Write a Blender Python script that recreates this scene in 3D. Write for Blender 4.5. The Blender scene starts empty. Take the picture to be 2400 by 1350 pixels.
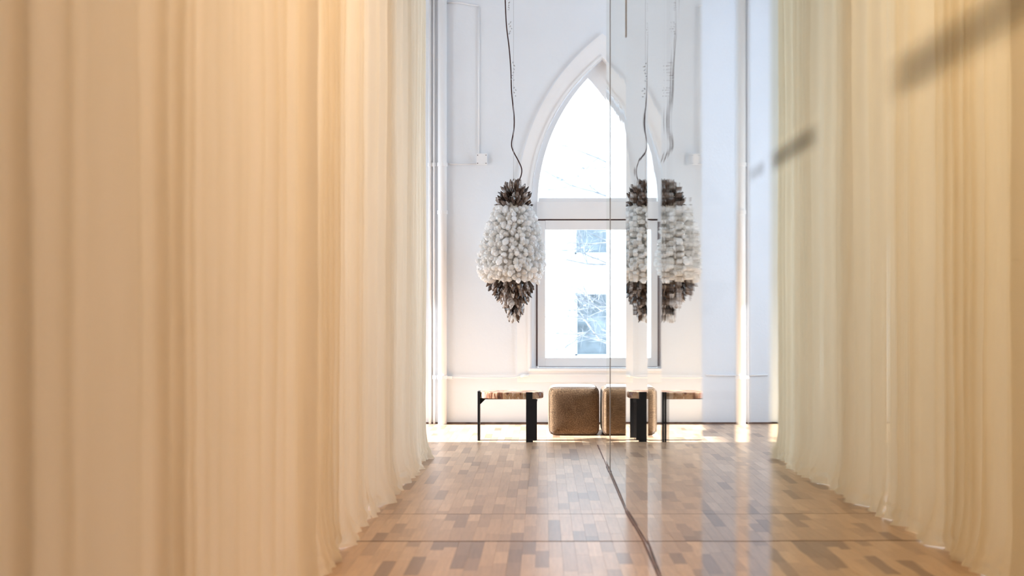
import bpy, bmesh, math, random
from mathutils import Vector, Matrix, noise

random.seed(7)
SC = bpy.context.scene
COL = SC.collection
F = 2333.333            # focal length in pixels of the 2400 px wide frame
CU, CV = 1274.0, 740.0  # vanishing point of the corridor in the photograph
EYE = 1.17
FAR = 10.79             # depth of the end wall
GX = 0.504              # plane of the glass partition

# ------------------------------------------------------------------ camera
cam = bpy.data.cameras.new('camera')
cam.lens = 35.0
cam.sensor_width = 36.0
cam.shift_x = (1200 - CU) / 2400
cam.shift_y = (CV - 675) / 2400
cam.clip_start = 0.05
cam.clip_end = 200
cam.dof.use_dof = True
cam.dof.focus_distance = 9.8
cam.dof.aperture_fstop = 1.6
cam_o = bpy.data.objects.new('camera', cam)
cam_o.location = (0, 0, EYE)
cam_o.rotation_euler = (math.radians(90), 0, 0)
COL.objects.link(cam_o)
SC.camera = cam_o

# ------------------------------------------------------------------ world, sun, lamps, exposure
W = bpy.data.worlds.new('sky')
SC.world = W
W.use_nodes = True
bg = W.node_tree.nodes['Background']
bg.inputs['Color'].default_value = (0.72, 0.86, 1.0, 1)
bg.inputs['Strength'].default_value = 6.2

def lamp(name, kind, loc, rot, energy, color, **kw):
    l = bpy.data.lights.new(name, kind)
    l.energy = energy
    l.color = color
    for k, v in kw.items():
        setattr(l, k, v)
    o = bpy.data.objects.new(name, l)
    o.location = loc
    o.rotation_euler = rot
    COL.objects.link(o)
    return o

sun = lamp('sun', 'SUN', (-8, 10, 8), (0, 0, 0), 40.0, (0.90, 0.95, 1.0), angle=math.radians(0.8))
sun.rotation_euler = Vector((0.912, 0.0, -0.41)).to_track_quat('-Z', 'Y').to_euler()
# portals at the two window openings and the added right opening
for nm, loc, d, sx, sy in (('portal_window', (0.55, 11.2, 2.2), (0, -1, 0), 1.7, 3.3),
                           ('portal_side_window', (-4.15, 9.98, 1.4), (1, 0, 0), 1.55, 2.6),
                           ('portal_right_opening', (3.55, 8.95, 2.4), (-1, 0, 0), 1.6, 4.4)):
    p = lamp(nm, 'AREA', loc, (0, 0, 0), 1.0, (1, 1, 1), shape='RECTANGLE', size=sx, size_y=sy)
    p.rotation_euler = Vector(d).to_track_quat('-Z', 'Z').to_euler()
    p.data.cycles.is_portal = True
# warm ceiling lights over the corridor and behind the curtain, plus an added fill
WARM = (1.0, 0.69, 0.39)
lamp('overhead_warm', 'AREA', (-0.20, 3.0, 5.0), (0, 0, 0), 60, WARM, shape='RECTANGLE', size=0.9, size_y=3.6, spread=math.radians(125))
lamp('overhead_warm', 'AREA', (2.0, 1.6, 4.6), (0, 0, 0), 55, WARM, shape='RECTANGLE', size=0.9, size_y=2.0)  # added fill beyond the glass, brightens the right-hand room
lamp('side_room_lamp', 'AREA', (-2.6, 4.2, 4.4), (0, math.radians(-25), 0), 112, WARM, shape='RECTANGLE', size=1.2, size_y=4.0, spread=math.radians(120))

lamp('side_cool_fill', 'AREA', (-3.8, 7.5, 2.5), (0, math.radians(-90), 0), 85, (0.74, 0.88, 1.0), shape='RECTANGLE', size=3.6, size_y=1.8)  # added cool fill with no window behind it, whitens the far curtain
vs = SC.view_settings
vs.view_transform = 'Standard'
vs.look = 'None'
vs.exposure = -0.16
vs.gamma = 1.0
vs.use_curve_mapping = False
SC.cycles.max_bounces = 12
SC.cycles.diffuse_bounces = 6
SC.cycles.glossy_bounces = 5
SC.cycles.transmission_bounces = 6
SC.cycles.transparent_max_bounces = 12
SC.cycles.blur_glossy = 1.0
SC.cycles.sample_clamp_indirect = 8.0
SC.cycles.use_denoising = True

# ------------------------------------------------------------------ helpers
def PX(u, y): return (u - CU) * y / F
def PZ(v, y): return EYE - (v - CV) * y / F

def tag(o, label=None, cat=None, group=None, kind=None):
    if label: o['label'] = label
    if cat: o['category'] = cat
    if group: o['group'] = group
    if kind: o['kind'] = kind
    return o

def empty(name, loc, label=None, cat=None, group=None):
    o = bpy.data.objects.new(name, None)
    o.location = loc
    o.empty_display_size = 0.1
    COL.objects.link(o)
    return tag(o, label, cat, group)

def link(name, me, m=None, parent=None, smooth=False):
    if m is not None:
        me.materials.clear()
        me.materials.append(m)
    if smooth:
        me.polygons.foreach_set('use_smooth', [True] * len(me.polygons))
    o = bpy.data.objects.new(name, me)
    COL.objects.link(o)
    if parent is not None:
        o.parent = parent
        o.matrix_parent_inverse = Matrix.Translation(-root_loc(parent))
    return o

def root_loc(p):
    """world position of a parent: parts sit at the world origin of their thing's Empty"""
    return p.location.copy() if p.type == 'EMPTY' else Vector((0, 0, 0))

def obj(name, bm, m=None, parent=None, smooth=False):
    bmesh.ops.recalc_face_normals(bm, faces=bm.faces)
    me = bpy.data.meshes.new(name)
    bm.to_mesh(me)
    bm.free()
    return link(name, me, m, parent, smooth)

def struct(name, bm, m, parent=None, smooth=False):
    o = obj(name, bm, m, parent, smooth)
    if parent is None:
        o['kind'] = 'structure'
    return o

def add_box(bm, x0, x1, y0, y1, z0, z1):
    vs_ = [bm.verts.new((x, y, z)) for z in (z0, z1) for y in (y0, y1) for x in (x0, x1)]
    for f in ((0, 2, 3, 1), (4, 5, 7, 6), (0, 1, 5, 4), (2, 6, 7, 3), (0, 4, 6, 2), (1, 3, 7, 5)):
        bm.faces.new([vs_[i] for i in f])

def box(x0, x1, y0, y1, z0, z1, bevel=0.0):
    bm = bmesh.new()
    add_box(bm, x0, x1, y0, y1, z0, z1)
    if bevel:
        bmesh.ops.bevel(bm, geom=bm.edges[:], offset=bevel, segments=2, affect='EDGES', profile=0.6)
    return bm

def add_tube(bm, pts, r, n=8, caps=True):
    pts = [Vector(p) for p in pts]
    rs = r if isinstance(r, (list, tuple)) else [r] * len(pts)
    rings = []
    up = Vector((0.13, 0.31, 0.94)).normalized()
    for i, p in enumerate(pts):
        t = (pts[min(i + 1, len(pts) - 1)] - pts[max(i - 1, 0)]).normalized()
        a = t.cross(up)
        if a.length < 1e-3:
            a = t.cross(Vector((1, 0, 0)))
        a.normalize()
        b = t.cross(a)
        rings.append([bm.verts.new(p + (a * math.cos(2 * math.pi * k / n) + b * math.sin(2 * math.pi * k / n)) * rs[i]) for k in range(n)])
    for a, b in zip(rings, rings[1:]):
        for k in range(n):
            bm.faces.new((a[k], a[(k + 1) % n], b[(k + 1) % n], b[k]))
    if caps:
        bm.faces.new(rings[0][::-1])
        bm.faces.new(rings[-1])

def tube(pts, r, n=8):
    bm = bmesh.new()
    add_tube(bm, pts, r, n)
    return bm

def smooth_path(pts, k=6):
    pts = [Vector(p) for p in pts]
    out = []
    for i in range(len(pts) - 1):
        p0, p1, p2, p3 = pts[max(i - 1, 0)], pts[i], pts[i + 1], pts[min(i + 2, len(pts) - 1)]
        for j in range(k):
            t = j / k
            out.append(0.5 * ((2 * p1) + (p2 - p0) * t + (2 * p0 - 5 * p1 + 4 * p2 - p3) * t * t + (3 * p1 - p0 - 3 * p2 + p3) * t ** 3))
    out.append(pts[-1])
    return out

# ------------------------------------------------------------------ materials
def newmat(name):
    m = bpy.data.materials.new(name)
    m.use_nodes = True
    nt = m.node_tree
    nt.nodes.clear()
    out = nt.nodes.new('ShaderNodeOutputMaterial')
    return m, nt, out

def N(nt, t, **kw):
    n = nt.nodes.new(t)
    for k, v in kw.items():
        if k in n.inputs.keys():
            n.inputs[k].default_value = v
        else:
            setattr(n, k, v)
    return n

def ramp(nt, stops):
    r = nt.nodes.new('ShaderNodeValToRGB')
    e = r.color_ramp.elements
    while len(e) < len(stops):
        e.new(0.5)
    for el, (p, c) in zip(e, stops):
        el.position = p
        el.color = (*c, 1)
    return r

def principled(name, color, rough=0.6, spec=0.5, bump=None, vary=None, metal=0.0):
    """plain paint / metal with fine relief and slight tone variation"""
    m, nt, out = newmat(name)
    p = N(nt, 'ShaderNodeBsdfPrincipled', Roughness=rough, Metallic=metal)
    p.inputs['Base Color'].default_value = (*color, 1)
    p.inputs['Specular IOR Level'].default_value = spec
    tc = N(nt, 'ShaderNodeTexCoord')
    if vary:
        s, amt = vary
        n = N(nt, 'ShaderNodeTexNoise', Scale=s, Detail=4.0)
        r = ramp(nt, [(0.3, tuple(c * (1 - amt) for c in color)), (0.7, tuple(min(1, c * (1 + amt)) for c in color))])
        nt.links.new(tc.outputs['Object'], n.inputs['Vector'])
        nt.links.new(n.outputs['Fac'], r.inputs['Fac'])
        nt.links.new(r.outputs['Color'], p.inputs['Base Color'])
    if bump:
        s, d = bump
        n = N(nt, 'ShaderNodeTexNoise', Scale=s, Detail=3.0)
        b = N(nt, 'ShaderNodeBump', Strength=0.4, Distance=d)
        nt.links.new(tc.outputs['Object'], n.inputs['Vector'])
        nt.links.new(n.outputs['Fac'], b.inputs['Height'])
        nt.links.new(b.outputs['Normal'], p.inputs['Normal'])
    nt.links.new(p.outputs['BSDF'], out.inputs['Surface'])
    return m

M = {}
M['wall'] = principled('wall_paint', (0.775, 0.81, 0.855), 0.7, 0.3, bump=(30, 0.004), vary=(1.5, 0.02))
M['trim'] = principled('white_trim_paint', (0.86, 0.86, 0.87), 0.45, 0.4, vary=(3, 0.02))
M['pipe'] = principled('painted_pipe', (0.84, 0.84, 0.85), 0.4, 0.4)
M['gap'] = principled('dark_gap', (0.09, 0.05, 0.05), 0.8, 0.2)
M['base_gap'] = principled('old_brown_skirting', (0.16, 0.10, 0.08), 0.7, 0.2, vary=(8, 0.5))
M['black'] = principled('blackened_steel', (0.010, 0.012, 0.017), 0.55, 0.4, bump=(120, 0.002), metal=0.3)
M['cord'] = principled('brown_braided_cord', (0.055, 0.025, 0.025), 0.7, 0.2, bump=(400, 0.002))
M['wire'] = principled('steel_wire', (0.45, 0.45, 0.47), 0.35, 0.5, metal=0.8)
M['facade'] = principled('pale_render_facade', (0.80, 0.80, 0.78), 0.9, 0.2, bump=(12, 0.01), vary=(0.7, 0.04))
M['facade_trim'] = principled('facade_stone', (0.62, 0.64, 0.66), 0.9, 0.2, vary=(2, 0.05))
M['facade_frame'] = principled('facade_window_frame', (0.55, 0.58, 0.62), 0.6, 0.3)
M['facade_pane'] = principled('facade_window_pane', (0.15, 0.185, 0.205), 0.25, 0.3, vary=(2.5, 0.4))
M['bark'] = principled('pale_grey_bark', (0.22, 0.235, 0.25), 0.9, 0.1, vary=(9, 0.3))
M['ground'] = principled('pale_paving', (0.45, 0.45, 0.45), 0.9, 0.2, vary=(2, 0.1))
M['seam'] = principled('brown_floor_track', (0.13, 0.055, 0.035), 0.5, 0.4, vary=(7, 0.5))
M['joint'] = principled('floor_joint', (0.16, 0.095, 0.06), 0.6, 0.2, vary=(9, 0.4))
M['subfloor'] = principled('dark_subfloor', (0.15, 0.085, 0.05), 0.6, 0.3, vary=(6, 0.3))
M['piping'] = principled('dark_brown_piping', (0.10, 0.055, 0.03), 0.9, 0.1)
M['profile'] = principled('grey_edge_profile', (0.42, 0.43, 0.48), 0.4, 0.4, metal=0.3)

def curtain_mat():
    m, nt, out = newmat('cream_sheer_fabric')
    tc = N(nt, 'ShaderNodeTexCoord')
    mp = N(nt, 'ShaderNodeMapping')
    mp.inputs['Scale'].default_value = (1, 1, 0.12)
    n = N(nt, 'ShaderNodeTexNoise', Scale=9.0, Detail=3.0)
    r = ramp(nt, [(0.3, (0.82, 0.75, 0.635)), (0.7, (0.86, 0.79, 0.68))])
    w = N(nt, 'ShaderNodeTexNoise', Scale=420.0, Detail=2.0)
    b = N(nt, 'ShaderNodeBump', Strength=0.25, Distance=0.002)
    d = N(nt, 'ShaderNodeBsdfDiffuse', Roughness=0.6)
    t = N(nt, 'ShaderNodeBsdfTranslucent')
    mix = N(nt, 'ShaderNodeMixShader', Fac=0.38)
    L = nt.links.new
    L(tc.outputs['Object'], mp.inputs['Vector']); L(mp.outputs['Vector'], n.inputs['Vector'])
    L(tc.outputs['Object'], w.inputs['Vector'])
    L(n.outputs['Fac'], r.inputs['Fac']); L(w.outputs['Fac'], b.inputs['Height'])
    for s in (d, t):
        L(r.outputs['Color'], s.inputs['Color']); L(b.outputs['Normal'], s.inputs['Normal'])
    L(d.outputs['BSDF'], mix.inputs[1]); L(t.outputs['BSDF'], mix.inputs[2])
    L(mix.outputs['Shader'], out.inputs['Surface'])
    return m
M['curtain'] = curtain_mat()

def plank_mat(name, island):
    m, nt, out = newmat(name)
    L = nt.links.new
    tc = N(nt, 'ShaderNodeTexCoord')
    if island:
        g = N(nt, 'ShaderNodeNewGeometry'); rnd = g.outputs['Random Per Island']
    else:
        g = N(nt, 'ShaderNodeObjectInfo'); rnd = g.outputs['Random']
    r = ramp(nt, [(0.0, (0.248, 0.146, 0.087)), (0.10, (0.335, 0.206, 0.125)), (0.2, (0.459, 0.298, 0.186)), (0.5, (0.533, 0.354, 0.220)),
                  (0.85, (0.595, 0.402, 0.255)), (1.0, (0.682, 0.480, 0.319))])
    L(rnd, r.inputs['Fac'])
    geo = N(nt, 'ShaderNodeNewGeometry')
    mp = N(nt, 'ShaderNodeMapping')
    mp.inputs['Scale'].default_value = (60, 5, 1)
    n = N(nt, 'ShaderNodeTexNoise', Scale=1.0, Detail=6.0, Roughness=0.65)
    L(geo.outputs['Position'], mp.inputs['Vector']); L(mp.outputs['Vector'], n.inputs['Vector'])
    gr = ramp(nt, [(0.25, (0.72, 0.70, 0.68)), (0.75, (1.12, 1.12, 1.12))])
    L(n.outputs['Fac'], gr.inputs['Fac'])
    mx = N(nt, 'ShaderNodeMix', data_type='RGBA', blend_type='MULTIPLY')
    mx.inputs['Factor'].default_value = 0.8
    L(r.outputs['Color'], mx.inputs['A']); L(gr.outputs['Color'], mx.inputs['B'])
    p = N(nt, 'ShaderNodeBsdfPrincipled', Roughness=0.38)
    p.inputs['Specular IOR Level'].default_value = 0.65
    p.inputs['Coat Weight'].default_value = 0.5
    p.inputs['Coat Roughness'].default_value = 0.30
    L(mx.outputs['Result'], p.inputs['Base Color'])
    b = N(nt, 'ShaderNodeBump', Strength=0.12, Distance=0.002)
    L(n.outputs['Fac'], b.inputs['Height']); L(b.outputs['Normal'], p.inputs['Normal'])
    L(p.outputs['BSDF'], out.inputs['Surface'])
    return m
M['plank'] = plank_mat('oak_parquet', False)
M['planks'] = plank_mat('oak_parquet_joined', True)

def mirror_mat(name, tint, rough):
    m, nt, out = newmat(name)
    g = N(nt, 'ShaderNodeBsdfGlossy', Roughness=rough)
    g.inputs['Color'].default_value = (*tint, 1)
    nt.links.new(g.outputs['BSDF'], out.inputs['Surface'])
    return m
M['mirror'] = mirror_mat('silvered_glass', (0.91, 0.925, 0.91), 0.012)
M['mirror_near'] = mirror_mat('tinted_silvered_glass', (0.78, 0.80, 0.72), 0.012)

def glass_mat():
    m, nt, out = newmat('clear_window_glass')
    t = N(nt, 'ShaderNodeBsdfTransparent')
    t.inputs['Color'].default_value = (0.97, 0.98, 0.99, 1)
    g = N(nt, 'ShaderNodeBsdfGlossy', Roughness=0.02)
    f = N(nt, 'ShaderNodeFresnel', IOR=1.4)
    mix = N(nt, 'ShaderNodeMixShader')
    L = nt.links.new
    L(f.outputs['Fac'], mix.inputs[0]); L(t.outputs['BSDF'], mix.inputs[1]); L(g.outputs['BSDF'], mix.inputs[2])
    L(mix.outputs['Shader'], out.inputs['Surface'])
    return m
M['glass'] = glass_mat()
def clear_mat():
    m, nt, out = newmat('clear_partition_glass')
    t = N(nt, 'ShaderNodeBsdfTransparent')
    t.inputs['Color'].default_value = (0.94, 0.95, 0.97, 1)
    g = N(nt, 'ShaderNodeBsdfGlossy', Roughness=0.05)
    mix = N(nt, 'ShaderNodeMixShader', Fac=0.05)
    nt.links.new(t.outputs['BSDF'], mix.inputs[1]); nt.links.new(g.outputs['BSDF'], mix.inputs[2])
    nt.links.new(mix.outputs['Shader'], out.inputs['Surface'])
    return m
M['clear'] = clear_mat()

def shade_band_mat():  # painted shade: translucent grey with faded edges
    m, nt, out = newmat('grey_shade_band')
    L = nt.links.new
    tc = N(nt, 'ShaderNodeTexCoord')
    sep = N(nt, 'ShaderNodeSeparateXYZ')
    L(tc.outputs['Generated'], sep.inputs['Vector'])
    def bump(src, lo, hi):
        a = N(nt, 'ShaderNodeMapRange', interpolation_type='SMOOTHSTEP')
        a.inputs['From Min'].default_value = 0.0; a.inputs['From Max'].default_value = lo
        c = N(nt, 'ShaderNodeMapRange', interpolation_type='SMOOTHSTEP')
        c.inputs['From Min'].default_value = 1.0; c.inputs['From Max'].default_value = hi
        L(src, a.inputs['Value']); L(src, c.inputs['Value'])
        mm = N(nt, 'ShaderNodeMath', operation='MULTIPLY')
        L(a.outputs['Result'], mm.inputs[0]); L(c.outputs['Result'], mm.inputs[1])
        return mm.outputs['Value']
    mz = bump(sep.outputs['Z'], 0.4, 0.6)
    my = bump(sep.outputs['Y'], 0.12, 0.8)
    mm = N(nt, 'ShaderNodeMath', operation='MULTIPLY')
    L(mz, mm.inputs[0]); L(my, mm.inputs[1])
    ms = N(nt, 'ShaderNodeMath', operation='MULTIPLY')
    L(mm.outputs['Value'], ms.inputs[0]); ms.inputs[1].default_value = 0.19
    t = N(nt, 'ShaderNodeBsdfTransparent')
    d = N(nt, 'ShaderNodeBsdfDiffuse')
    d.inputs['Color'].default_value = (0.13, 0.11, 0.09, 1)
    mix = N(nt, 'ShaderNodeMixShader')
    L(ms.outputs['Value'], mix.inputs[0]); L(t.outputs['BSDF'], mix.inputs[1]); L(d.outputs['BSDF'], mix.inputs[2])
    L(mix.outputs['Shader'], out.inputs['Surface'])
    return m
M['shade_band'] = shade_band_mat()

def stone_mat():
    m, nt, out = newmat('petrified_wood')
    L = nt.links.new
    tc = N(nt, 'ShaderNodeTexCoord')
    mp = N(nt, 'ShaderNodeMapping')
    mp.inputs['Scale'].default_value = (34, 34, 5)
    n = N(nt, 'ShaderNodeTexNoise', Scale=1.0, Detail=5.0, Roughness=0.7)
    n2 = N(nt, 'ShaderNodeTexNoise', Scale=9.0, Detail=1.0)
    L(tc.outputs['Object'], mp.inputs['Vector']); L(mp.outputs['Vector'], n.inputs['Vector'])
    L(tc.outputs['Object'], n2.inputs['Vector'])
    ad = N(nt, 'ShaderNodeMath', operation='MULTIPLY_ADD')
    L(n2.outputs['Fac'], ad.inputs[0]); ad.inputs[1].default_value = 0.9; 
    sb = N(nt, 'ShaderNodeMath', operation='SUBTRACT')
    L(n.outputs['Fac'], sb.inputs[0]); sb.inputs[1].default_value = 0.45
    L(sb.outputs['Value'], ad.inputs[2])
    r = ramp(nt, [(0.36, (0.045, 0.014, 0.008)), (0.48, (0.20, 0.075, 0.035)), (0.57, (0.50, 0.36, 0.24)),
                  (0.64, (0.38, 0.18, 0.06)), (0.74, (0.70, 0.60, 0.50))])
    L(ad.outputs['Value'], r.inputs['Fac'])
    p = N(nt, 'ShaderNodeBsdfPrincipled', Roughness=0.3)
    L(r.outputs['Color'], p.inputs['Base Color'])
    L(p.outputs['BSDF'], out.inputs['Surface'])
    return m
M['stone'] = stone_mat()

def fabric_mat():
    m, nt, out = newmat('brown_boucle')
    L = nt.links.new
    tc = N(nt, 'ShaderNodeTexCoord')
    n = N(nt, 'ShaderNodeTexNoise', Scale=110.0, Detail=4.0, Roughness=0.7)
    n2 = N(nt, 'ShaderNodeTexNoise', Scale=9.0, Detail=3.0)
    L(tc.outputs['Object'], n.inputs['Vector']); L(tc.outputs['Object'], n2.inputs['Vector'])
    r = ramp(nt, [(0.3, (0.05, 0.028, 0.014)), (0.55, (0.135, 0.078, 0.040)), (0.72, (0.28, 0.18, 0.10))])
    L(n.outputs['Fac'], r.inputs['Fac'])
    r2 = ramp(nt, [(0.3, (0.85, 0.85, 0.85)), (0.7, (1.1, 1.1, 1.1))])
    L(n2.outputs['Fac'], r2.inputs['Fac'])
    mx = N(nt, 'ShaderNodeMix', data_type='RGBA', blend_type='MULTIPLY')
    mx.inputs['Factor'].default_value = 1.0
    L(r.outputs['Color'], mx.inputs['A']); L(r2.outputs['Color'], mx.inputs['B'])
    p = N(nt, 'ShaderNodeBsdfPrincipled', Roughness=0.95)
    p.inputs['Specular IOR Level'].default_value = 0.1
    p.inputs['Sheen Weight'].default_value = 0.9
    p.inputs['Sheen Roughness'].default_value = 0.35
    L(mx.outputs['Result'], p.inputs['Base Color'])
    b = N(nt, 'ShaderNodeBump', Strength=0.5, Distance=0.006)
    L(n.outputs['Fac'], b.inputs['Height']); L(b.outputs['Normal'], p.inputs['Normal'])
    L(p.outputs['BSDF'], out.inputs['Surface'])
    return m
M['fabric'] = fabric_mat()

def crystal_mat(name, stops, trans, rough):
    m, nt, out = newmat(name)
    L = nt.links.new
    oi = N(nt, 'ShaderNodeObjectInfo')
    geo = N(nt, 'ShaderNodeNewGeometry')
    n = N(nt, 'ShaderNodeTexNoise', Scale=45.0, Detail=3.0)
    L(geo.outputs['Position'], n.inputs['Vector'])
    ad = N(nt, 'ShaderNodeMath', operation='ADD')
    L(oi.outputs['Random'], ad.inputs[0]); L(n.outputs['Fac'], ad.inputs[1])
    hf = N(nt, 'ShaderNodeMath', operation='MULTIPLY')
    L(ad.outputs['Value'], hf.inputs[0]); hf.inputs[1].default_value = 0.5
    r = ramp(nt, stops)
    L(hf.outputs['Value'], r.inputs['Fac'])
    p = N(nt, 'ShaderNodeBsdfPrincipled', Roughness=rough, IOR=1.5)
    p.inputs['Specular IOR Level'].default_value = 0.7
    L(r.outputs['Color'], p.inputs['Base Color'])
    t = N(nt, 'ShaderNodeBsdfTranslucent')
    L(r.outputs['Color'], t.inputs['Color'])
    mix = N(nt, 'ShaderNodeMixShader', Fac=trans)
    L(p.outputs['BSDF'], mix.inputs[1]); L(t.outputs['BSDF'], mix.inputs[2])
    L(mix.outputs['Shader'], out.inputs['Surface'])
    return m
M['white_crystal'] = crystal_mat('milky_quartz', [(0.2, (0.78, 0.74, 0.70)), (0.4, (0.90, 0.89, 0.87)), (0.8, (0.97, 0.97, 0.98))], 0.5, 0.12)
M['smoky_crystal'] = crystal_mat('smoky_quartz', [(0.25, (0.018, 0.011, 0.009)), (0.48, (0.085, 0.052, 0.038)), (0.62, (0.24, 0.18, 0.15)), (0.74, (0.70, 0.67, 0.66))], 0.12, 0.07)

# ------------------------------------------------------------------ room shell
XL, XR, YB, TOP = -4.0, 3.4, -2.6, 5.2
struct('floor', box(XL - 0.2, XR + 0.2, YB - 0.2, FAR + 0.4, -0.2, -0.010), M['subfloor'])
FLOOR = bpy.data.objects['floor']
struct('ceiling', box(XL - 0.2, XR + 0.2, YB - 0.2, FAR + 0.4, TOP, TOP + 0.15), M['wall'])
bm = bmesh.new()   # right wall with a broad opening added to let sky light in
add_box(bm, XR, XR + 0.2, YB, 8.2, -0.01, TOP)
add_box(bm, XR, XR + 0.2, 9.7, FAR, -0.01, TOP)
add_box(bm, XR, XR + 0.2, 8.2, 9.7, -0.01, 0.35)
add_box(bm, XR, XR + 0.2, 8.2, 9.7, 4.55, TOP)
struct('wall_right', bm, M['wall'])
struct('wall_front', box(XL, XR, YB - 0.2, YB, -0.01, TOP), M['wall'])
bm = bmesh.new()   # left wall with the tall side opening that lets the sun in by the end wall
OY0, OY1, OZ0, OZ1 = 9.22, 10.74, 0.12, 2.64
add_box(bm, XL - 0.2, XL, YB, OY0, -0.01, TOP)
add_box(bm, XL - 0.2, XL, OY1, FAR, -0.01, TOP)
add_box(bm, XL - 0.2, XL, OY0, OY1, -0.01, OZ0)
add_box(bm, XL - 0.2, XL, OY0, OY1, OZ1, TOP)
struct('wall_left', bm, M['wall'])

# ---- arched window geometry, in photograph pixels on the end wall
def arch(u0, ctr, R, ys, yb, y, n=22):
    """outline from bottom left over the apex to bottom right, as (x, z) at depth y"""
    cx = u0 + R
    apex = ys - math.sqrt(max(0, R * R - (cx - ctr) ** 2))
    left = [(u0, yb), (u0, ys)]
    a1 = math.acos((cx - ctr) / R)
    for i in range(1, n + 1):
        a = a1 * i / n
        left.append((cx - R * math.cos(a), ys - R * math.sin(a)))
    right = [(2 * ctr - u, v) for u, v in left[:-1]][::-1]
    return [(PX(u, y), PZ(v, y)) for u, v in left + right]

def strip_frame(inner, outer, y0, y1):
    """solid band between two outlines with the same number of points"""
    bm = bmesh.new()
    rows = [[bm.verts.new((x, yy, z)) for x, z in path] for path, yy in ((outer, y0), (inner, y0), (inner, y1), (outer, y1))]
    n = len(inner)
    for i in range(n - 1):
        for k in range(4):
            a, b = rows[k], rows[(k + 1) % 4]
            bm.faces.new((a[i], a[i + 1], b[i + 1], b[i]))
    for i in (0, n - 1):
        bm.faces.new([rows[k][i] for k in range(4)])
    return bm

YS = 480
CW = 1412
# end wall with the opening cut through it
hole = arch(1246, CW, 436, YS, 866, FAR)
bm = bmesh.new()
def loop(bm, pts, y):
    vv = [bm.verts.new((x, y, z)) for x, z in pts]
    return [bm.edges.new((vv[i], vv[(i + 1) % len(vv)])) for i in range(len(vv))]
ed = loop(bm, [(XL - 0.2, -0.01), (XR + 0.2, -0.01), (XR + 0.2, TOP), (XL - 0.2, TOP)], FAR) + loop(bm, hole, FAR)
bmesh.ops.triangle_fill(bm, use_beauty=True, edges=ed, use_dissolve=False)
res = bmesh.ops.extrude_face_region(bm, geom=bm.faces[:])
bmesh.ops.translate(bm, verts=[v for v in res['geom'] if isinstance(v, bmesh.types.BMVert)], vec=(0, 0.35, 0))
struct('wall_back', bm, M['wall'])

# casing round the opening (trim on the wall)
struct('trim_1', strip_frame(arch(1246, CW, 436, YS, 866, FAR - 0.03), arch(1212, CW, 504, YS, 896, FAR - 0.03), FAR - 0.03, FAR), M['trim'])
# raised inner bead of the casing
struct('trim_2', strip_frame(arch(1243, CW, 438, YS, 866, FAR - 0.045), arch(1239, CW, 443, YS, 866, FAR - 0.045), FAR - 0.045, FAR - 0.028), M['trim'])

# the window itself: frame, transom, sash, panes
WIN = empty('window_1', (PX(1378, FAR + 0.1), FAR + 0.1, PZ(866, FAR)))
WIN['kind'] = 'structure'
def wpart(name, bm, m): return obj(name, bm, m, WIN)
yf = FAR + 0.10
CG = 1378
wpart('arched_frame', strip_frame(arch(1260, CG, 435, YS, 866, yf), arch(1243, CW, 440, YS, 868, yf), yf, yf + 0.08), M['trim'])
def wbox(u0, u1, v0, v1, y0, y1, name, m, bevel=0.0):
    ym = y0
    return wpart(name, box(PX(u0, ym), PX(u1, ym), y0, y1, PZ(v1, ym), PZ(v0, ym), bevel), m)
wbox(1258, 1500, 472, 513, yf - 0.03, yf + 0.07, 'transom', M['trim'], 0.006)
wbox(1262, 1496, 464, 472, yf - 0.005, yf + 0.06, 'transom_bead', M['trim'])
wbox(1259, 1497, 512, 518, yf + 0.01, yf + 0.05, 'shadow_gap', M['gap'])
sash = wbox(1260, 1278, 517, 860, yf - 0.01, yf + 0.045, 'sash_stile', M['trim'], 0.004)
wbox(1478, 1496, 517, 860, yf - 0.01, yf + 0.045, 'sash_stile', M['trim'], 0.004)
wbox(1278, 1478, 516.5, 538, yf - 0.012, yf + 0.045, 'sash_rail', M['trim'], 0.004)
wbox(1278, 1478, 839, 859, yf - 0.012, yf + 0.045, 'sash_rail', M['trim'], 0.004)
wbox(1256.6, 1259.6, 520, 858, yf - 0.006, yf + 0.05, 'shadow_gap', M['gap'])
wbox(1262, 1496, 858.5, 861, yf - 0.014, yf + 0.05, 'shadow_gap', M['profile'])
wbox(1277, 1479, 537, 840, yf + 0.018, yf + 0.024, 'pane', M['glass'])
# arched upper pane
bm = bmesh.new()
ap = arch(1262, CG, 433, YS, 472, yf + 0.03)
f0 = bm.faces.new([bm.verts.new((x, yf + 0.03, z)) for x, z in ap])
res = bmesh.ops.extrude_face_region(bm, geom=[f0])
bmesh.ops.translate(bm, verts=[v for v in res['geom'] if isinstance(v, bmesh.types.BMVert)], vec=(0, 0.006, 0))
wpart('pane', bm, M['glass'])
# sill and apron
wpart('sill', box(PX(1240, FAR - 0.06), PX(1584, FAR - 0.06), FAR - 0.06, yf + 0.06, PZ(869, FAR), PZ(863, FAR), 0.006), M['trim'])
wpart('apron', box(PX(1213, FAR - 0.025), PX(1611, FAR - 0.025), FAR - 0.025, FAR, PZ(896, FAR), PZ(869, FAR), 0.004), M['trim'])
wpart('apron_bead', box(PX(1216, FAR - 0.035), PX(1608, FAR - 0.035), FAR - 0.035, FAR - 0.02, PZ(880, FAR), PZ(877, FAR)), M['trim'])

# skirting line at the foot of the end wall
struct('baseboard_back', box(XL, XR, FAR - 0.014, FAR, -0.01, 0.016), M['base_gap'])

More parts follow.
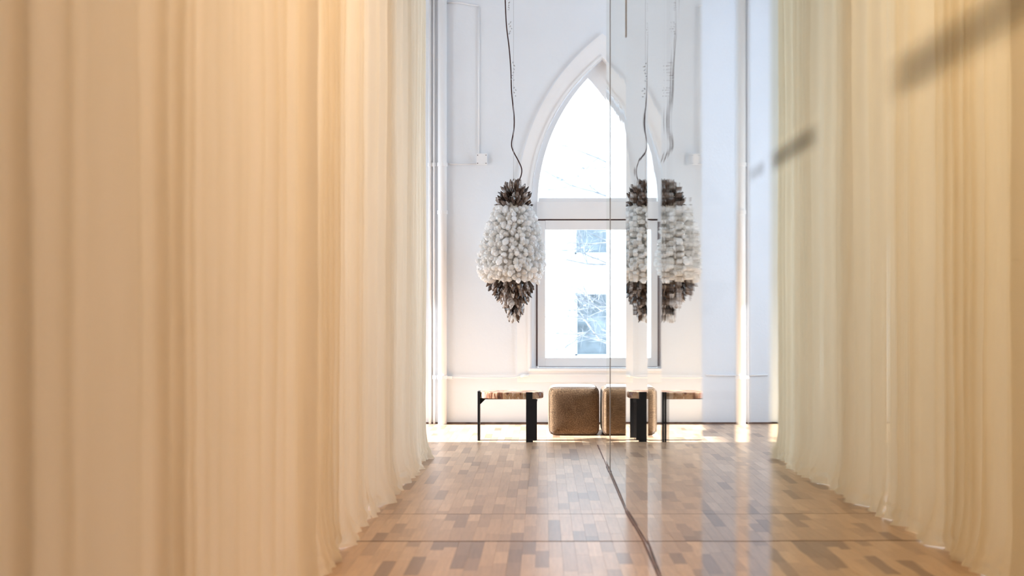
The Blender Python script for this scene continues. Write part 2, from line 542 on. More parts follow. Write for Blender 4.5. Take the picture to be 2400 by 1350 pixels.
# ------------------------------------------------------------------ parquet: planks run down the corridor
PW = 0.066
BREAKS = [4.20, 5.165, 5.875, FAR - 0.012]
planks = []
rp = random.Random(3)
nx = int((2.90 + 1.36) / PW)
for i in range(nx):
    x0 = -1.36 + i * PW
    for b0, b1, gap in ((BREAKS[0], BREAKS[1], 0.008), (BREAKS[1], BREAKS[2], 0.004), (BREAKS[2], BREAKS[3], 0.0)):
        y = b0 + gap / 2
        end = b1 - gap / 2
        first = True
        while y < end - 0.02:
            l = rp.uniform(0.19, 0.40) * (rp.uniform(0.4, 1) if first else 1)
            first = False
            y1 = min(y + l, end)
            if end - y1 < 0.08:
                y1 = end
            planks.append((x0, x0 + PW, y, y1))
            y = y1
def px_area(p):
    x0, x1, y0, y1 = p
    if x1 < -1.0 or x0 > GX - 0.02:
        return 0
    yc = max(y0, 4.45)
    return (x1 - x0) * F / (0.5 * (y0 + y1)) * EYE * F * (1 / yc - 1 / max(y1, yc + 1e-4))
planks.sort(key=px_area, reverse=True)
G = 0.0003
unit = bmesh.new()
add_box(unit, -0.5, 0.5, -0.5, 0.5, -1, 0)
ume = bpy.data.meshes.new('plank')
bmesh.ops.recalc_face_normals(unit, faces=unit.faces)
unit.to_mesh(ume)
unit.free()
ume.materials.append(M['plank'])
for x0, x1, y0, y1 in planks[:300]:
    o = bpy.data.objects.new('plank', ume)
    o.location = ((x0 + x1) / 2, (y0 + y1) / 2, rp.uniform(-0.0003, 0.0))
    o.scale = (x1 - x0 - 2 * G, y1 - y0 - 2 * G, 0.0095)
    o.parent = FLOOR
    COL.objects.link(o)
bm = bmesh.new()
for x0, x1, y0, y1 in planks[300:]:
    z = rp.uniform(-0.0003, 0.0)
    add_box(bm, x0 + G, x1 - G, y0 + G, y1 - G, z - 0.0095, z)
o = obj('far_planks', bm, M['planks'], FLOOR)
o['kind'] = 'stuff'
bm = bmesh.new()   # wide boards for the rest of the room, outside the photographed strip
for xa, xb, ya, yb in ((XL, -1.36, YB, FAR), (-1.36 + nx * PW, XR, YB, FAR), (-1.36, -1.36 + nx * PW, YB, 4.20)):
    y = ya
    while y < yb - 0.01:
        y1 = min(y + 0.9, yb)
        x = xa
        while x < xb - 0.01:
            x1 = min(x + 0.33, xb)
            add_box(bm, x + G, x1 - G, y + G, y1 - G, -0.0095, -0.0002)
            x = x1
        y = y1
o = obj('outer_planks', bm, M['planks'], FLOOR)
o['kind'] = 'stuff'
# dark joints where the floor sections meet across the corridor
for yj, wj in ((5.165, 0.007), (5.875, 0.0022)):
    obj('joint_strip', box(-1.36, 2.9, yj - wj, yj + wj, -0.006, 0.0003), M['joint'], FLOOR)

# ------------------------------------------------------------------ mirrored glass partition
TRACK = []
PJ = [0.497, GX * 0 + 0.497 * F / (1421 - CU)]   # current joint of the partition: x, depth
def panel(name, u_near, eps, label, m, ripple=0.0, seed=0, top=4.3, back=True):
    """tall pane on edge along the corridor, from the last joint to the next; eps is its angle, ripple the glass waviness"""
    rr = random.Random(seed)
    xf, yfar = PJ
    ynear = (xf - eps * yfar) / ((u_near - CU) / F - eps)
    n = max(8, int((yfar - ynear) / 0.012))
    ys = [yfar + (ynear - yfar) * i / n for i in range(n + 1)]
    sl, dv, xs = 0.0, 0.0, []
    for i in range(n + 1):
        xs.append(xf + eps * (ys[i] - yfar) + dv)
        sl = 0.75 * sl + rr.gauss(0, ripple)
        dv = (dv + sl * (ynear - yfar) / n) * 0.97
    root = empty(name, (xf, 0.5 * (yfar + ynear), 0.004), label, 'mirror' if back else 'glass panel', 'tall glass panels along the corridor')
    z0, z1 = 0.006, top
    e = 0.0008
    V = [(x, min(max(y, ynear + e), yfar - e), z) for x, y in zip(xs, ys) for z in (z0, z1)]
    Fc = [(2 * i, 2 * i + 1, 2 * i + 3, 2 * i + 2) for i in range(n)]
    nm = 'mirror_face' if back else 'pane'
    me = bpy.data.meshes.new(nm)
    me.from_pydata(V, [], Fc)
    link(nm, me, m, root, smooth=True)
    if back:
        bm = bmesh.new()
        yi = ynear + min(0.2, 0.4 * (yfar - ynear))
        xn = xf + eps * (yi - yfar)
        q = [(xf + 0.002, yfar - e), (xf + 0.006, yfar - e), (xn + 0.006, yi), (xn + 0.002, yi)]
        lo = [bm.verts.new((x, y, z0)) for x, y in q]
        hi = [bm.verts.new((x, y, z1)) for x, y in q]
        bm.faces.new(lo); bm.faces.new(hi[::-1])
        for i in range(4):
            j = (i + 1) % 4
            bm.faces.new((lo[i], hi[i], hi[j], lo[j]))
        obj('backing', bm, M['trim'], root)
    TRACK.append((xf, yfar))
    PJ[0], PJ[1] = xf + eps * (ynear - yfar), ynear
    print('PANEL', u_near, round(PJ[0], 4), round(PJ[1], 3))
    return root, min(xs)

def edge_strip(parent, w, z0):
    x, y = PJ
    obj('edge_strip', box(x - 0.0035, x - 0.001, y - w, y + w, z0, 4.3), M['profile'], parent)
P0, _ = panel('mirror_panel', 1430, 0.0, 'narrowest upright glass strip at the far end of the mirrored wall', M['mirror'], 0.0004, 1)
edge_strip(P0, 0.011, 0.006)
P1, _ = panel('mirror_panel', 1467, 0.0, 'mirrored glass panel reflecting the white window beside the right cushion', M['mirror'], 0.0008, 2)
edge_strip(P1, 0.016, 2.85)
P2, _ = panel('mirror_panel', 1518, -0.0315, 'mirrored glass panel reflecting a table end with one thin dark leg', M['mirror'], 0.0006, 3)
P2b, _ = panel('mirror_panel', 1550, 0.011, 'mirrored glass panel reflecting a white strip of window and a sliver of brown cushion', M['mirror'], 0.0005, 4)
P3, _ = panel('mirror_panel', 1645, -0.006, 'mirrored glass panel with the smeared reflection of the crystal pendant and table', M['mirror'], 0.0012, 5)
P4, _ = panel('glass_panel', 1725, 0.020, 'clear glass panel showing bare white wall with a conduit, right of the pendant reflection', M['clear'], 0.0, 6, back=False)
P4b, _ = panel('mirror_panel', 1755, 0.0, 'slim mirrored strip between the two clear glass panels', M['mirror'], 0.0006, 7)
P5, xs5 = panel('glass_panel', 1806, 0.020, 'clear glass panel showing white wall right beside the reflected curtain', M['clear'], 0.0, 8, back=False)
P6, xs6 = panel('mirror_panel', 2620, -0.006, 'nearest wide mirrored glass panel reflecting the cream curtain', M['mirror_near'], 0.0007, 9)
# brown track in the floor along the foot of the glass
TRACK = [(TRACK[0][0], 9.0)] + TRACK
bm = bmesh.new()
y = 4.2
while y < 9.0:
    y1 = min(y + rp.uniform(0.25, 0.7), 9.0)
    w = rp.uniform(0.003, 0.011)
    def tx(yy):
        for (xa, ya), (xb, yb_) in zip(TRACK, TRACK[1:]):
            if yb_ <= yy <= ya:
                return xb + (xa - xb) * (yy - yb_) / max(1e-6, ya - yb_)
        return TRACK[-1][0]
    q = [(tx(y) - 0.004 - w, y), (tx(y) - 0.003, y), (tx(y1) - 0.003, y1), (tx(y1) - 0.004 - w, y1)]
    lo = [bm.verts.new((x, yy, -0.005)) for x, yy in q]
    hi = [bm.verts.new((x, yy, 0.004)) for x, yy in q]
    bm.faces.new(lo); bm.faces.new(hi[::-1])
    for i in range(4):
        bm.faces.new((lo[i], hi[i], hi[(i + 1) % 4], lo[(i + 1) % 4]))
    y = y1
struct('trim_3', bm, M['seam'])
# soft shadow streak painted as grey bands on the nearest panes
def shade_band(parent, y0, y1, zc, h, x0=None):
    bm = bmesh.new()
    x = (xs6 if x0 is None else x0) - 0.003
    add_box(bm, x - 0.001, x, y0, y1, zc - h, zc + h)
    o = obj('shade_band', bm, M['shade_band'], parent)
    o['label'] = 'soft grey band of shade painted across the glass'
shade_band(P6, 0.90, 1.50, 1.512, 0.042)
shade_band(P6, 1.86, 2.25, 1.512, 0.028)
shade_band(P5, 2.27, 2.45, 1.512, 0.022, xs5)

# ------------------------------------------------------------------ curtains down the left side
def curtain(y0, y1, xb, amp, per, seed, label, top=4.75, flare=(0.0, 0.0), joint=(None, None)):
    rr = random.Random(seed)
    root = empty('curtain', (xb, 0.5 * (y0 + y1), 0.0), label, 'curtain', 'floor-length curtains along the corridor')
    n = int((y1 - y0) / 0.0085)
    ph0 = rr.uniform(0, 6.28)
    off = rr.uniform(0, 50)
    def fold(y, z):
        s = (y - y0) / per
        wob = 1.5 * noise.noise((s * 0.27 + off, 0, 0)) + 0.16 * noise.noise((s * 0.9 + off, z * 0.35, 3))
        ph = 2 * math.pi * (s + wob) + ph0
        a = amp * (0.72 + 0.95 * noise.noise((s * 0.45 + off, 7, z * 0.08)))
        f = math.sin(ph) + 0.28 * math.sin(2 * ph + 1.3 + off) + 0.10 * math.sin(5 * ph + off)
        x = a * f
        x += 0.010 * noise.noise((y * 3.1, z * 0.9, off)) + 0.004 * noise.noise((y * 11, z * 5, off))
        return x
    def point(y, t):
        """t runs from the top (1) to the hem (0)"""
        z = 0.004 + (top - 0.004) * t
        x = xb + fold(y, z)
        for jx, dist in ((joint[0], y - y0), (joint[1], y1 - y)):
            if jx is not None and dist < 0.10:
                k = dist / 0.10
                x = jx + (x - jx) * k * k * (3 - 2 * k)
        if z < 0.30:               # cloth is a little too long: it kicks out and slumps on the boards
            k = (0.30 - z) / 0.30
            kick = 0.015 + 0.11 * max(0, noise.noise((y * 4.2 + off, 2.0, off)) + 0.2)
            x += kick * k * k
            crump = noise.noise((y * 16, z * 22, off)) * 0.034 * k * k
            x += crump
            z += 0.014 * k * k * max(0, noise.noise((y * 6.0 + off, 9.0, 1.0)))
            z = max(z, 0.003)
        if flare[0]: x += flare[0] * max(0, 1 - (y - y0) / 0.25) ** 2
        if flare[1]: x += flare[1] * max(0, 1 - (y1 - y) / 0.25) ** 2
        yy = y + 0.006 * noise.noise((y * 9, z * 2.5, off + 4))
        return (x, yy, z)
    ys = [y0 + (y1 - y0) * i / n for i in range(n + 1)]
    HEM = 0.085 / top
    def sheet(name, ts, dx=0.0):
        V, Fc = [], []
        for y in ys:
            for t in ts:
                x, yy, z = point(y, t)
                V.append((x + dx, yy, z))
        k = len(ts)
        for i in range(n):
            for j in range(k - 1):
                a = i * k + j
                Fc.append((a, a + 1, a + k + 1, a + k))
        me = bpy.data.meshes.new(name)
        me.from_pydata(V, [], Fc)
        return link(name, me, M['curtain'], root, smooth=True)
    ts = [HEM + (1 - HEM) * (i / 34) ** 1.7 for i in range(35)]
    sheet('drape', ts)
    h = sheet('hem', [HEM * i / 7 for i in range(8)] + [HEM * 1.02], 0.002)
    # the rail this panel hangs from
    obj('curtain_rail', box(xb - 0.02, xb + 0.02, y0, y1, top, top + 0.03), M['profile'], root)
    return root

curtain(0.95, 4.06, -0.985, 0.028, 0.165, 11, 'nearest cream curtain, out of focus, filling the left side of the view', flare=(0, 0.035))
curtain(4.075, 5.73, -1.045, 0.044, 0.165, 12, 'middle cream curtain whose hem slumps on the parquet, left of the corridor', joint=(None, -1.03))
curtain(5.735, 7.10, -1.030, 0.046, 0.155, 13, 'third cream curtain with hem clear of the boards, before the pale end curtain', joint=(-1.03, -1.02))
curtain(7.105, 8.20, -1.005, 0.042, 0.150, 14, 'farthest curtain, lit white by daylight, hanging nearest the white pipe', joint=(-1.02, None))

# ------------------------------------------------------------------ pipes and conduits on the end wall
def vpipe(name, u, r, z0, z1, y, label, cat, collars=()):
    root = empty(name, (PX(u, y), y, z0), label, cat)
    obj('pipe_run', tube([(PX(u, y), y, z0), (PX(u, y), y, z1)], r, 16), M['pipe'], root, True)
    for v in collars:
        zc = PZ(v, y)
        obj('collar', tube([(PX(u, y), y, zc - 0.02), (PX(u, y), y, zc + 0.02)], r + 0.008, 16), M['pipe'], root, False)
    return root
vpipe('wall_pipe', 1037, 0.048, 0.0, TOP, FAR - 0.055, 'thick white pipe running floor to ceiling by the end wall corner', 'pipe', (386, 498, 884))
vpipe('wall_pipe', 1017.5, 0.013, 0.0, TOP, FAR - 0.02, 'thin white pipe left of the thick wall pipe', 'pipe', (386, 884))
vpipe('wall_pipe', 1008, 0.016, 0.0, TOP, FAR - 0.02, 'thin white pipe closest to the far curtain', 'pipe', (386,))
yb = FAR - 0.012
bx = empty('junction_box', (PX(1130, yb), FAR, PZ(374, yb)), 'small square white junction box screwed high on the end wall', 'junction box')
obj('box_body', box(PX(1118.5, yb), PX(1141.5, yb), FAR - 0.045, FAR, PZ(386.5, yb), PZ(362, yb), 0.004), M['trim'], bx)
obj('cover_plate', box(PX(1117.5, yb), PX(1142.5, yb), FAR - 0.050, FAR - 0.045, PZ(387.5, yb), PZ(361, yb), 0.002), M['pipe'], bx)
for u, v in ((1120, 365), (1139.5, 365), (1120, 384), (1139.5, 384)):
    obj('screw', tube([(PX(u, yb), FAR - 0.0525, PZ(v, yb)), (PX(u, yb), FAR - 0.049, PZ(v, yb))], 0.005, 8), M['gap'], bx)
def conduit(pts, r, label):
    P = [(PX(u, yb), yb, PZ(v, yb)) for u, v in pts]
    o = obj('conduit', tube(P, r, 8), M['pipe'], None, True)
    return tag(o, label, 'conduit')
conduit([(1122.5, 360), (1123, 14)], 0.006, 'thin white conduit rising straight up from the junction box')
conduit([(1047, 384.5), (1082, 385), (1117, 384)], 0.007, 'thin white conduit between the thick pipe and the junction box')
conduit([(1655, 879), (1690, 880), (1730, 880)], 0.009, 'low white conduit on the wall seen through the first clear glass panel')
conduit([(1757, 880), (1800, 879)], 0.009, 'low white conduit on the wall seen through the second clear glass panel')
conduit([(1047, 6), (1080, 7), (1122, 14)], 0.008, 'white conduit near the top of the picture crossing from the thick pipe')
c = empty('conduit', (PX(1140, yb), yb, PZ(884, yb)), 'low white conduit ending in a bright cap below the window', 'conduit')
P = [(PX(u, FAR - 0.05), FAR - 0.05, PZ(v, FAR - 0.05)) for u, v in ((1047, 884), (1110, 885), (1205, 885), (1222, 880), (1236, 879))]
obj('tube', tube(P, 0.010, 8), M['pipe'], c, True)
obj('end_cap', tube([(PX(1220, FAR - 0.05), FAR - 0.052, PZ(880.5, FAR)), (PX(1240, FAR - 0.05), FAR - 0.052, PZ(879, FAR))], 0.016, 10), M['trim'], c, True)
obj('clip', box(PX(1049, FAR - 0.05), PX(1060, FAR - 0.05), FAR - 0.066, FAR, PZ(888, FAR), PZ(881, FAR)), M['pipe'], c)

# ------------------------------------------------------------------ crystal pendant
LY = 10.2
KL = LY / F
AX = PX(1201, LY)
LZ = PZ(748, LY)
lampo = empty('crystal_pendant', (AX, LY, LZ), 'hanging pendant of white crystals with smoky dark crystals at both ends', 'pendant lamp')
prof = [(432, 6), (445, 22), (462, 31), (478, 35), (490, 41), (520, 56), (560, 67), (600, 73), (636, 75), (655, 62), (668, 46), (690, 33), (712, 24), (730, 16), (745, 7)]
def rad(v):
    for (a, ra), (b, rb) in zip(prof, prof[1:]):
        if a <= v <= b:
            return ra + (rb - ra) * (v - a) / (b - a)
    return 5
def axis_u(v):
    return 1206 + (1197 - 1206) * min(1, max(0, (v - 450) / 190)) if v < 640 else 1197 + (1208 - 1197) * (v - 640) / 108
# inner core
bm = bmesh.new()
rings = []
for v, r in prof:
    rings.append([bm.verts.new((PX(axis_u(v), LY) + 0.72 * r * KL * math.cos(a), LY + 0.72 * r * KL * math.sin(a), PZ(v, LY))) for a in [2 * math.pi * k / 18 for k in range(18)]])
for a, b in zip(rings, rings[1:]):
    for k in range(18):
        bm.faces.new((a[k], a[(k + 1) % 18], b[(k + 1) % 18], b[k]))
bm.faces.new(rings[0]); bm.faces.new(rings[-1][::-1])
obj('core', bm, principled('core_wrap', (0.80, 0.77, 0.74), 0.7, 0.3, vary=(20, 0.3)), lampo, True)

def crystal_mesh(name, rr, stub):
    """hexagonal prism along +Z of length 1, pointed at the tip"""
    bm = bmesh.new()
    n = 6
    a0 = rr.uniform(0, 1)
    tip = rr.uniform(0.62, 0.82) if not stub else rr.uniform(0.55, 0.75)
    def ring(z, r):
        return [bm.verts.new((r * rr.uniform(0.85, 1.15) * math.cos(a0 + 2 * math.pi * k / n), r * rr.uniform(0.85, 1.15) * math.sin(a0 + 2 * math.pi * k / n), z)) for k in range(n)]
    r0 = ring(0, 0.75 if not stub else 0.6)
    r1 = ring(tip * 0.5, 1.0)
    r2 = ring(tip, 0.95 if not stub else 0.9)
    r3 = ring(0.97, 0.18 if not stub else 0.42)
    for a, b in ((r0, r1), (r1, r2), (r2, r3)):
        for k in range(n):
            bm.faces.new((a[k], a[(k + 1) % n], b[(k + 1) % n], b[k]))
    bm.faces.new(r0[::-1]); bm.faces.new(r3)
    bmesh.ops.recalc_face_normals(bm, faces=bm.faces)
    me = bpy.data.meshes.new(name)
    bm.to_mesh(me)
    bm.free()
    return me
rc = random.Random(21)
white_me = [crystal_mesh('white_crystal', rc, True) for _ in range(8)]
smoky_me = [crystal_mesh('smoky_crystal', rc, False) for _ in range(8)]
for me in white_me: me.materials.append(M['white_crystal'])
for me in smoky_me: me.materials.append(M['smoky_crystal'])

spots = []   # (kind, matrix, y)
def rows(kind, v0, v1, step, space, ln, wd, pitch, jit, sink):
    v = v0
    while v <= v1:
        r = rad(v)
        cnt = max(3, int(2 * math.pi * r / space))
        a0 = rc.uniform(0, 6.28)
        for k in range(cnt):
            a = a0 + 2 * math.pi * (k + rc.uniform(-0.3, 0.3)) / cnt
            vv = v + rc.uniform(-0.5, 0.5) * step
            rr_ = max(3, rad(min(max(vv, 432), 745)) * rc.uniform(0.90, 1.06) - sink)
            pos = Vector((PX(axis_u(vv), LY) + rr_ * KL * math.cos(a), LY + rr_ * KL * math.sin(a), PZ(vv, LY)))
            p = math.radians(pitch(vv) + rc.uniform(-jit, jit))
            a2 = a + rc.uniform(-0.35, 0.35)
            d = Vector((math.cos(a2) * math.cos(p), math.sin(a2) * math.cos(p), math.sin(p)))
            L_ = ln * KL * rc.uniform(0.7, 1.3)
            W_ = wd * KL * rc.uniform(0.75, 1.25)
            q = d.to_track_quat('Z', 'Y') @ Matrix.Rotation(rc.uniform(0, 6.28), 3, 'Z').to_quaternion()
            Mx = Matrix.LocRotScale(pos - d * L_ * 0.35, q, Vector((W_, W_, L_)))
            spots.append((kind, Mx, pos.y, vv))
        v += step
rows('white', 492, 662, 9.0, 12.0, 15.5, 6.6, lambda v: 5 - 0.18 * (v - 492), 38, 4)
rows('smoky', 438, 488, 8.5, 10.5, 30, 4.6, lambda v: 68 - 0.75 * (v - 438), 20, 6)
rows('smoky', 664, 738, 8.0, 10.0, 31, 4.7, lambda v: -58 - 0.32 * (v - 664), 16, 8)
rows('white', 738, 742, 3, 9, 24, 4.2, lambda v: -80, 10, 2)
back = bmesh.new()
counts = {'white': 0, 'smoky': 0}
spots.sort(key=lambda s: s[2])
off = Matrix.Translation(-Vector((AX, LY, LZ)))
for i, (kind, Mx, y, v) in enumerate(spots):
    if kind == 'white' and (counts['white'] >= 285):
        me = white_me[i % 8]
        b2 = bmesh.new(); b2.from_mesh(me)
        b2.transform(Mx)
        tmp = bpy.data.meshes.new('tmp'); b2.to_mesh(tmp); b2.free()
        back.from_mesh(tmp); bpy.data.meshes.remove(tmp)
        continue
    counts[kind] += 1
    me = (white_me if kind == 'white' else smoky_me)[i % 8]
    o = bpy.data.objects.new(kind + '_crystal', me)
    o.parent = lampo
    o.matrix_basis = off @ Mx
    COL.objects.link(o)
o = obj('rear_crystals', back, M['white_crystal'], lampo)
o['kind'] = 'stuff'
# cord and straight wire
cpts = [(1180, -110), (1184, 0), (1187, 60), (1193, 110), (1197, 160), (1199, 215), (1205, 275), (1204, 305), (1199, 335), (1202, 352), (1214, 375), (1222, 393), (1222, 408), (1217, 422), (1210, 440)]
obj('cord', tube(smooth_path([(PX(1178, LY), LY, TOP)] + [(PX(u, LY), LY + 0.01, PZ(v, LY)) for u, v in cpts]), 0.0062, 8), M['cord'], lampo, True)
obj('hanging_wire', tube([(PX(1203.5, LY), LY, TOP), (PX(1203.5, LY), LY, PZ(440, LY))], 0.0016, 6), M['wire'], lampo, True)
# tiny clear crystals wired along the cord
bm = bmesh.new()
for v in [4, 10, 16, 22, 50, 55, 60, 66, 72, 78, 145, 152, 160, 168, 176, 182, 187, 204, 210, 216, 224]:
    u = 1190 + 14 * (v / 230) + rc.uniform(-1, 5)
    b2 = bmesh.new(); b2.from_mesh(white_me[v % 8])
    b2.transform(Matrix.LocRotScale(Vector((PX(u, LY), LY, PZ(v, LY))), Vector((rc.uniform(-1, 1), rc.uniform(-1, 1), -0.6)).to_track_quat('Z', 'Y'), Vector((0.006, 0.006, 0.024))))
    tmp = bpy.data.meshes.new('tmp'); b2.to_mesh(tmp); b2.free()
    bm.from_mesh(tmp); bpy.data.meshes.remove(tmp)
o = obj('crystal_beads', bm, M['wire'], lampo)
o['kind'] = 'stuff'

# ------------------------------------------------------------------ low table with a stone slab top
TY, TX = 9.365, PX(1200, 9.365)
tab = empty('low_table', (TX, TY, 0.0), 'low table with striped petrified-wood slab on flat black legs', 'table')
RX, RY = 0.295, 0.165
zt, zb = PZ(920.5, 9.2), PZ(936, 9.2)
rt = random.Random(5)
bm = bmesh.new()
NS = 64
prof_t = [(0.97, zb), (1.0, zb + 0.006), (1.005, (zt + zb) / 2), (1.0, zt - 0.006), (0.975, zt)]
wob = [1 + 0.018 * noise.noise((math.cos(2 * math.pi * k / NS) * 2.2, math.sin(2 * math.pi * k / NS) * 2.2, 5)) + rt.uniform(-0.006, 0.006) for k in range(NS)]
rings = [[bm.verts.new((TX + RX * s * wob[k] * math.cos(2 * math.pi * k / NS), TY + RY * s * wob[k] * math.sin(2 * math.pi * k / NS), z)) for k in range(NS)] for s, z in prof_t]
for a, b in zip(rings, rings[1:]):
    for k in range(NS):
        bm.faces.new((a[k], a[(k + 1) % NS], b[(k + 1) % NS], b[k]))
bm.faces.new(rings[0][::-1]); bm.faces.new(rings[-1])
obj('table_top', bm, M['stone'], tab, False)
def plate(pts, y0, y1):
    """flat plate with an outline in (x, z)"""
    bm = bmesh.new()
    a = [bm.verts.new((x, y0, z)) for x, z in pts]
    b = [bm.verts.new((x, y1, z)) for x, z in pts]
    bm.faces.new(a); bm.faces.new(b[::-1])
    for i in range(len(a)):
        j = (i + 1) % len(a)
        bm.faces.new((a[i], b[i], b[j], a[j]))
    return bm
# left leg, seen on edge, standing proud of the slab rim
xl = PX(1120, TY)
leg = obj('leg', box(xl, xl + 0.021, TY - 0.05, TY + 0.05, 0.0, zt + 0.004, 0.002), M['black'], tab)
obj('bracket', plate([(xl + 0.021, zb - 0.001), (xl + 0.082, zb - 0.001), (xl + 0.021, zb - 0.062)], TY - 0.012, TY + 0.012), M['black'], leg)
# front leg, broad face to the corridor, with a notched foot
yl = 9.215
x0, x1, xn = PX(1233, yl), PX(1258.5, yl), PX(1249, yl)
leg = obj('leg', plate([(x0, 0.0), (xn, 0.0), (xn, 0.016), (x1, 0.018), (x1, zb + 0.001), (xn - 0.004, zb + 0.001), (xn - 0.004, zt + 0.004), (x0, zt + 0.004)], yl - 0.014, yl), M['black'], tab)
obj('bracket', plate([(xn - 0.004, zb - 0.001), (x1 + 0.006, zb - 0.001), (x1 - 0.008, zb - 0.06)], yl + 0.001, yl + 0.02), M['black'], leg)
# back leg
yk = 9.52
x0, x1 = PX(1237, yk), PX(1257, yk)
leg = obj('leg', box(x0, x1, yk, yk + 0.014, 0.0, zt - 0.01, 0.002), M['black'], tab)
# flat bar under the slab
obj('under_frame', box(xl + 0.021, PX(1256, TY), TY - 0.02, TY + 0.02, zb - 0.012, zb - 0.0005), M['black'], tab)

# ------------------------------------------------------------------ two upholstered cubes
def cushion(name, xc, yfront, w, d, h, label, group):
    root = empty(name, (xc, yfront + d / 2, 0.0), label, 'pouf', group)
    bm = bmesh.new()
    bmesh.ops.create_cube(bm, size=2.0)
    bmesh.ops.subdivide_edges(bm, edges=bm.edges[:], cuts=11, use_grid_fill=True)
    n = 12.0
    for v in bm.verts:
        p = v.co
        L_ = (abs(p.x) ** n + abs(p.y) ** n + abs(p.z) ** n) ** (1 / n)
        q = p / L_
        bul = 0.030
        q.x *= 1 - bul + bul * 2 * (1 - 0.5 * (q.z ** 2)) * (1 - 0.5 * q.y ** 2) 
        q.z *= 1 - bul + bul * 2 * (1 - 0.5 * (q.x ** 2)) * (1 - 0.5 * q.y ** 2) if q.z > 0 else 1
        q.y *= 1 - 0.01 + 0.02 * (1 - 0.5 * q.x ** 2) * (1 - 0.5 * q.z ** 2)
        wr = 0.006 * noise.noise((p.x * 3 + xc * 9, p.y * 3, p.z * 3)) + 0.003 * noise.noise((p.x * 9 + xc, p.y * 9, p.z * 9))
        q *= 1 + wr
        v.co = Vector((xc + q.x * w / 2 / 1.025, yfront + d / 2 + q.y * d / 2, h / 2 + q.z * h / 2 / 1.02))
    zmin = min(v.co.z for v in bm.verts)
    for v in bm.verts:
        v.co.z -= zmin
    obj('cushion', bm, M['fabric'], root, True)
    # piping round the front panel
    pts = []
    e = 11.0
    for k in range(73):
        a = 2 * math.pi * k / 72
        ca, sa = math.cos(a), math.sin(a)
        s = (abs(ca) ** e + abs(sa) ** e) ** (-1 / e)
        pts.append((xc + 0.965 * s * ca * w / 2, yfront + 0.022, h / 2 + 0.968 * s * sa * h / 2))
    obj('piping', tube(pts, 0.0038, 6), M['piping'], root, True)
    return root
yc = 9.71
cushion('cube_pouf', PX(1345.5, yc), yc, 0.505, 0.52, 0.478, 'left brown upholstered cube pouf, whole front in view, beside the low table', 'brown cube poufs under the window')
cushion('cube_pouf', PX(1472.5, yc - 0.06), yc - 0.06, 0.505, 0.52, 0.475, 'right brown upholstered cube pouf, partly hidden by the mirrored wall', 'brown cube poufs under the window')

# ------------------------------------------------------------------ outside: facade across the street and a bare tree
GZ = -0.35
g = struct('ground', box(-30, 34, FAR + 0.4, 40, GZ - 0.2, GZ), M['ground'])
BY = 22.0
bld = empty('building', (1.4, BY, GZ), 'pale rendered house across the street seen through the arched window', 'building')
def bx_(name, u0, u1, v0, v1, y0, y1, m, parent, bevel=0.0):
    return obj(name, box(PX(u0, y0), PX(u1, y0), y0, y1, PZ(v1, y0), PZ(v0, y0), bevel), m, parent)
UW = (1346, 1517, 505, 596)
LW = (1348, 1517, 686, 834)
bm = bmesh.new()
X0, X1, ZT = -12.0, 16.0, 13.0
wins = [(PX(a, BY), PX(b, BY), PZ(d, BY), PZ(c_, BY)) for a, b, c_, d in (UW, LW)]
xa, xb = wins[0][0], wins[0][1]
add_box(bm, X0, xa, BY, BY + 0.4, GZ, ZT)
add_box(bm, xb, X1, BY, BY + 0.4, GZ, ZT)
add_box(bm, xa, xb, BY, BY + 0.4, GZ, wins[1][2])
add_box(bm, xa, xb, BY, BY + 0.4, wins[1][3], wins[0][2])
add_box(bm, xa, xb, BY, BY + 0.4, wins[0][3], ZT)
obj('facade_wall', bm, M['facade'], bld)
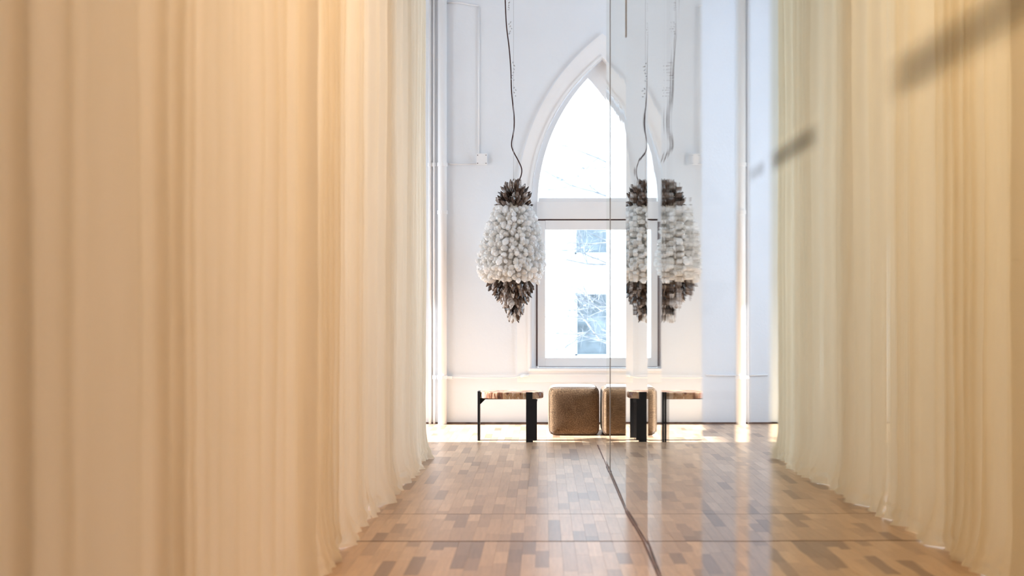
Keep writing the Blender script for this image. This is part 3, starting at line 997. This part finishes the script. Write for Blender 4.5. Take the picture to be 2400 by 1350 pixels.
for (u0, u1, v0, v1), nm in ((UW, 'u'), (LW, 'l')):
    y0 = BY + 0.14
    fr = bmesh.new()
    def fb(a, b, c_, d, dy=0.0):
        add_box(fr, PX(a, y0), PX(b, y0), y0 - 0.03 + dy, y0 + 0.06, PZ(d, y0), PZ(c_, y0))
    fb(u0 - 3, u0 + 5, v0 - 3, v1 + 3); fb(u1 - 5, u1 + 3, v0 - 3, v1 + 3)
    fb(u0, u1, v0 - 3, v0 + 4); fb(u0, u1, v1 - 4, v1 + 3)
    w = obj('window', fr, M['facade_frame'], bld)
    for m0 in (1423, 1470):
        bx_('mullion', m0, m0 + 9, v0, v1, y0 - 0.02, y0 + 0.05, M['facade_frame'], w)
    for a, b in ((u0 + 4, 1424), (1431, 1471), (1478, u1 - 4)):
        bx_('pane', a, b, v0, v1, y0 + 0.02, y0 + 0.04, M['facade_pane'], w)
bx_('ledge', 1337, 1526, 596, 606, BY - 0.16, BY, M['facade_trim'], bld)
bx_('ledge', 1337, 1526, 671, 685, BY - 0.12, BY, M['facade_trim'], bld)
bx_('ledge', 1340, 1524, 834, 843, BY - 0.14, BY, M['facade_trim'], bld)

tree = empty('bare_tree', (2.1, 18.6, GZ), 'leafless tree with fine twigs in front of the pale house outside', 'tree')
rb = random.Random(17)
tw = bmesh.new()
def branch(p, d, l, r, depth):
    pts = [Vector(p)]
    dd = Vector(d).normalized()
    k = 4
    for i in range(k):
        dd = (dd + Vector((rb.uniform(-0.22, 0.22), rb.uniform(-0.22, 0.22), rb.uniform(-0.15, 0.2)))).normalized()
        pts.append(pts[-1] + dd * l / k)
    add_tube(tw, pts, [r * (1 - 0.6 * i / k) for i in range(k + 1)], 4, caps=False)
    if depth <= 0:
        return
    for j in range(5 if depth > 1 else 6):
        i = rb.randint(1, k)
        nd = (dd + Vector((rb.uniform(-1.1, 1.1), rb.uniform(-0.8, 0.8), rb.uniform(-0.7, 0.9)))).normalized()
        branch(pts[i], nd, l * rb.uniform(0.42, 0.68), r * 0.45, depth - 1)
obj('trunk', tube(smooth_path([(2.1, 18.6, GZ - 0.02), (2.13, 18.6, 0.9), (2.05, 18.65, 2.2), (2.2, 18.6, 4.2), (2.1, 18.6, 6.5)], 4), [0.16 - 0.005 * i for i in range(17)], 10), M['bark'], tree, True)
for z, d, l in ((0.25, (-1, 0.1, 0.25), 1.5), (0.7, (-1, -0.3, -0.1), 1.4), (1.0, (-1, 0.2, 0.35), 1.6), (1.5, (-1, 0.0, -0.45), 1.5), (2.0, (-1, -0.2, 0.3), 1.7), (2.6, (-1, 0.3, -0.2), 1.6), (3.0, (-1, 0, 0.3), 1.7), (3.6, (-0.9, -0.2, 0.5), 1.6)):
    branch((2.08, 18.6, z), d, l, 0.028, 3)
o = obj('twigs', tw, M['bark'], tree)
o['kind'] = 'stuff'
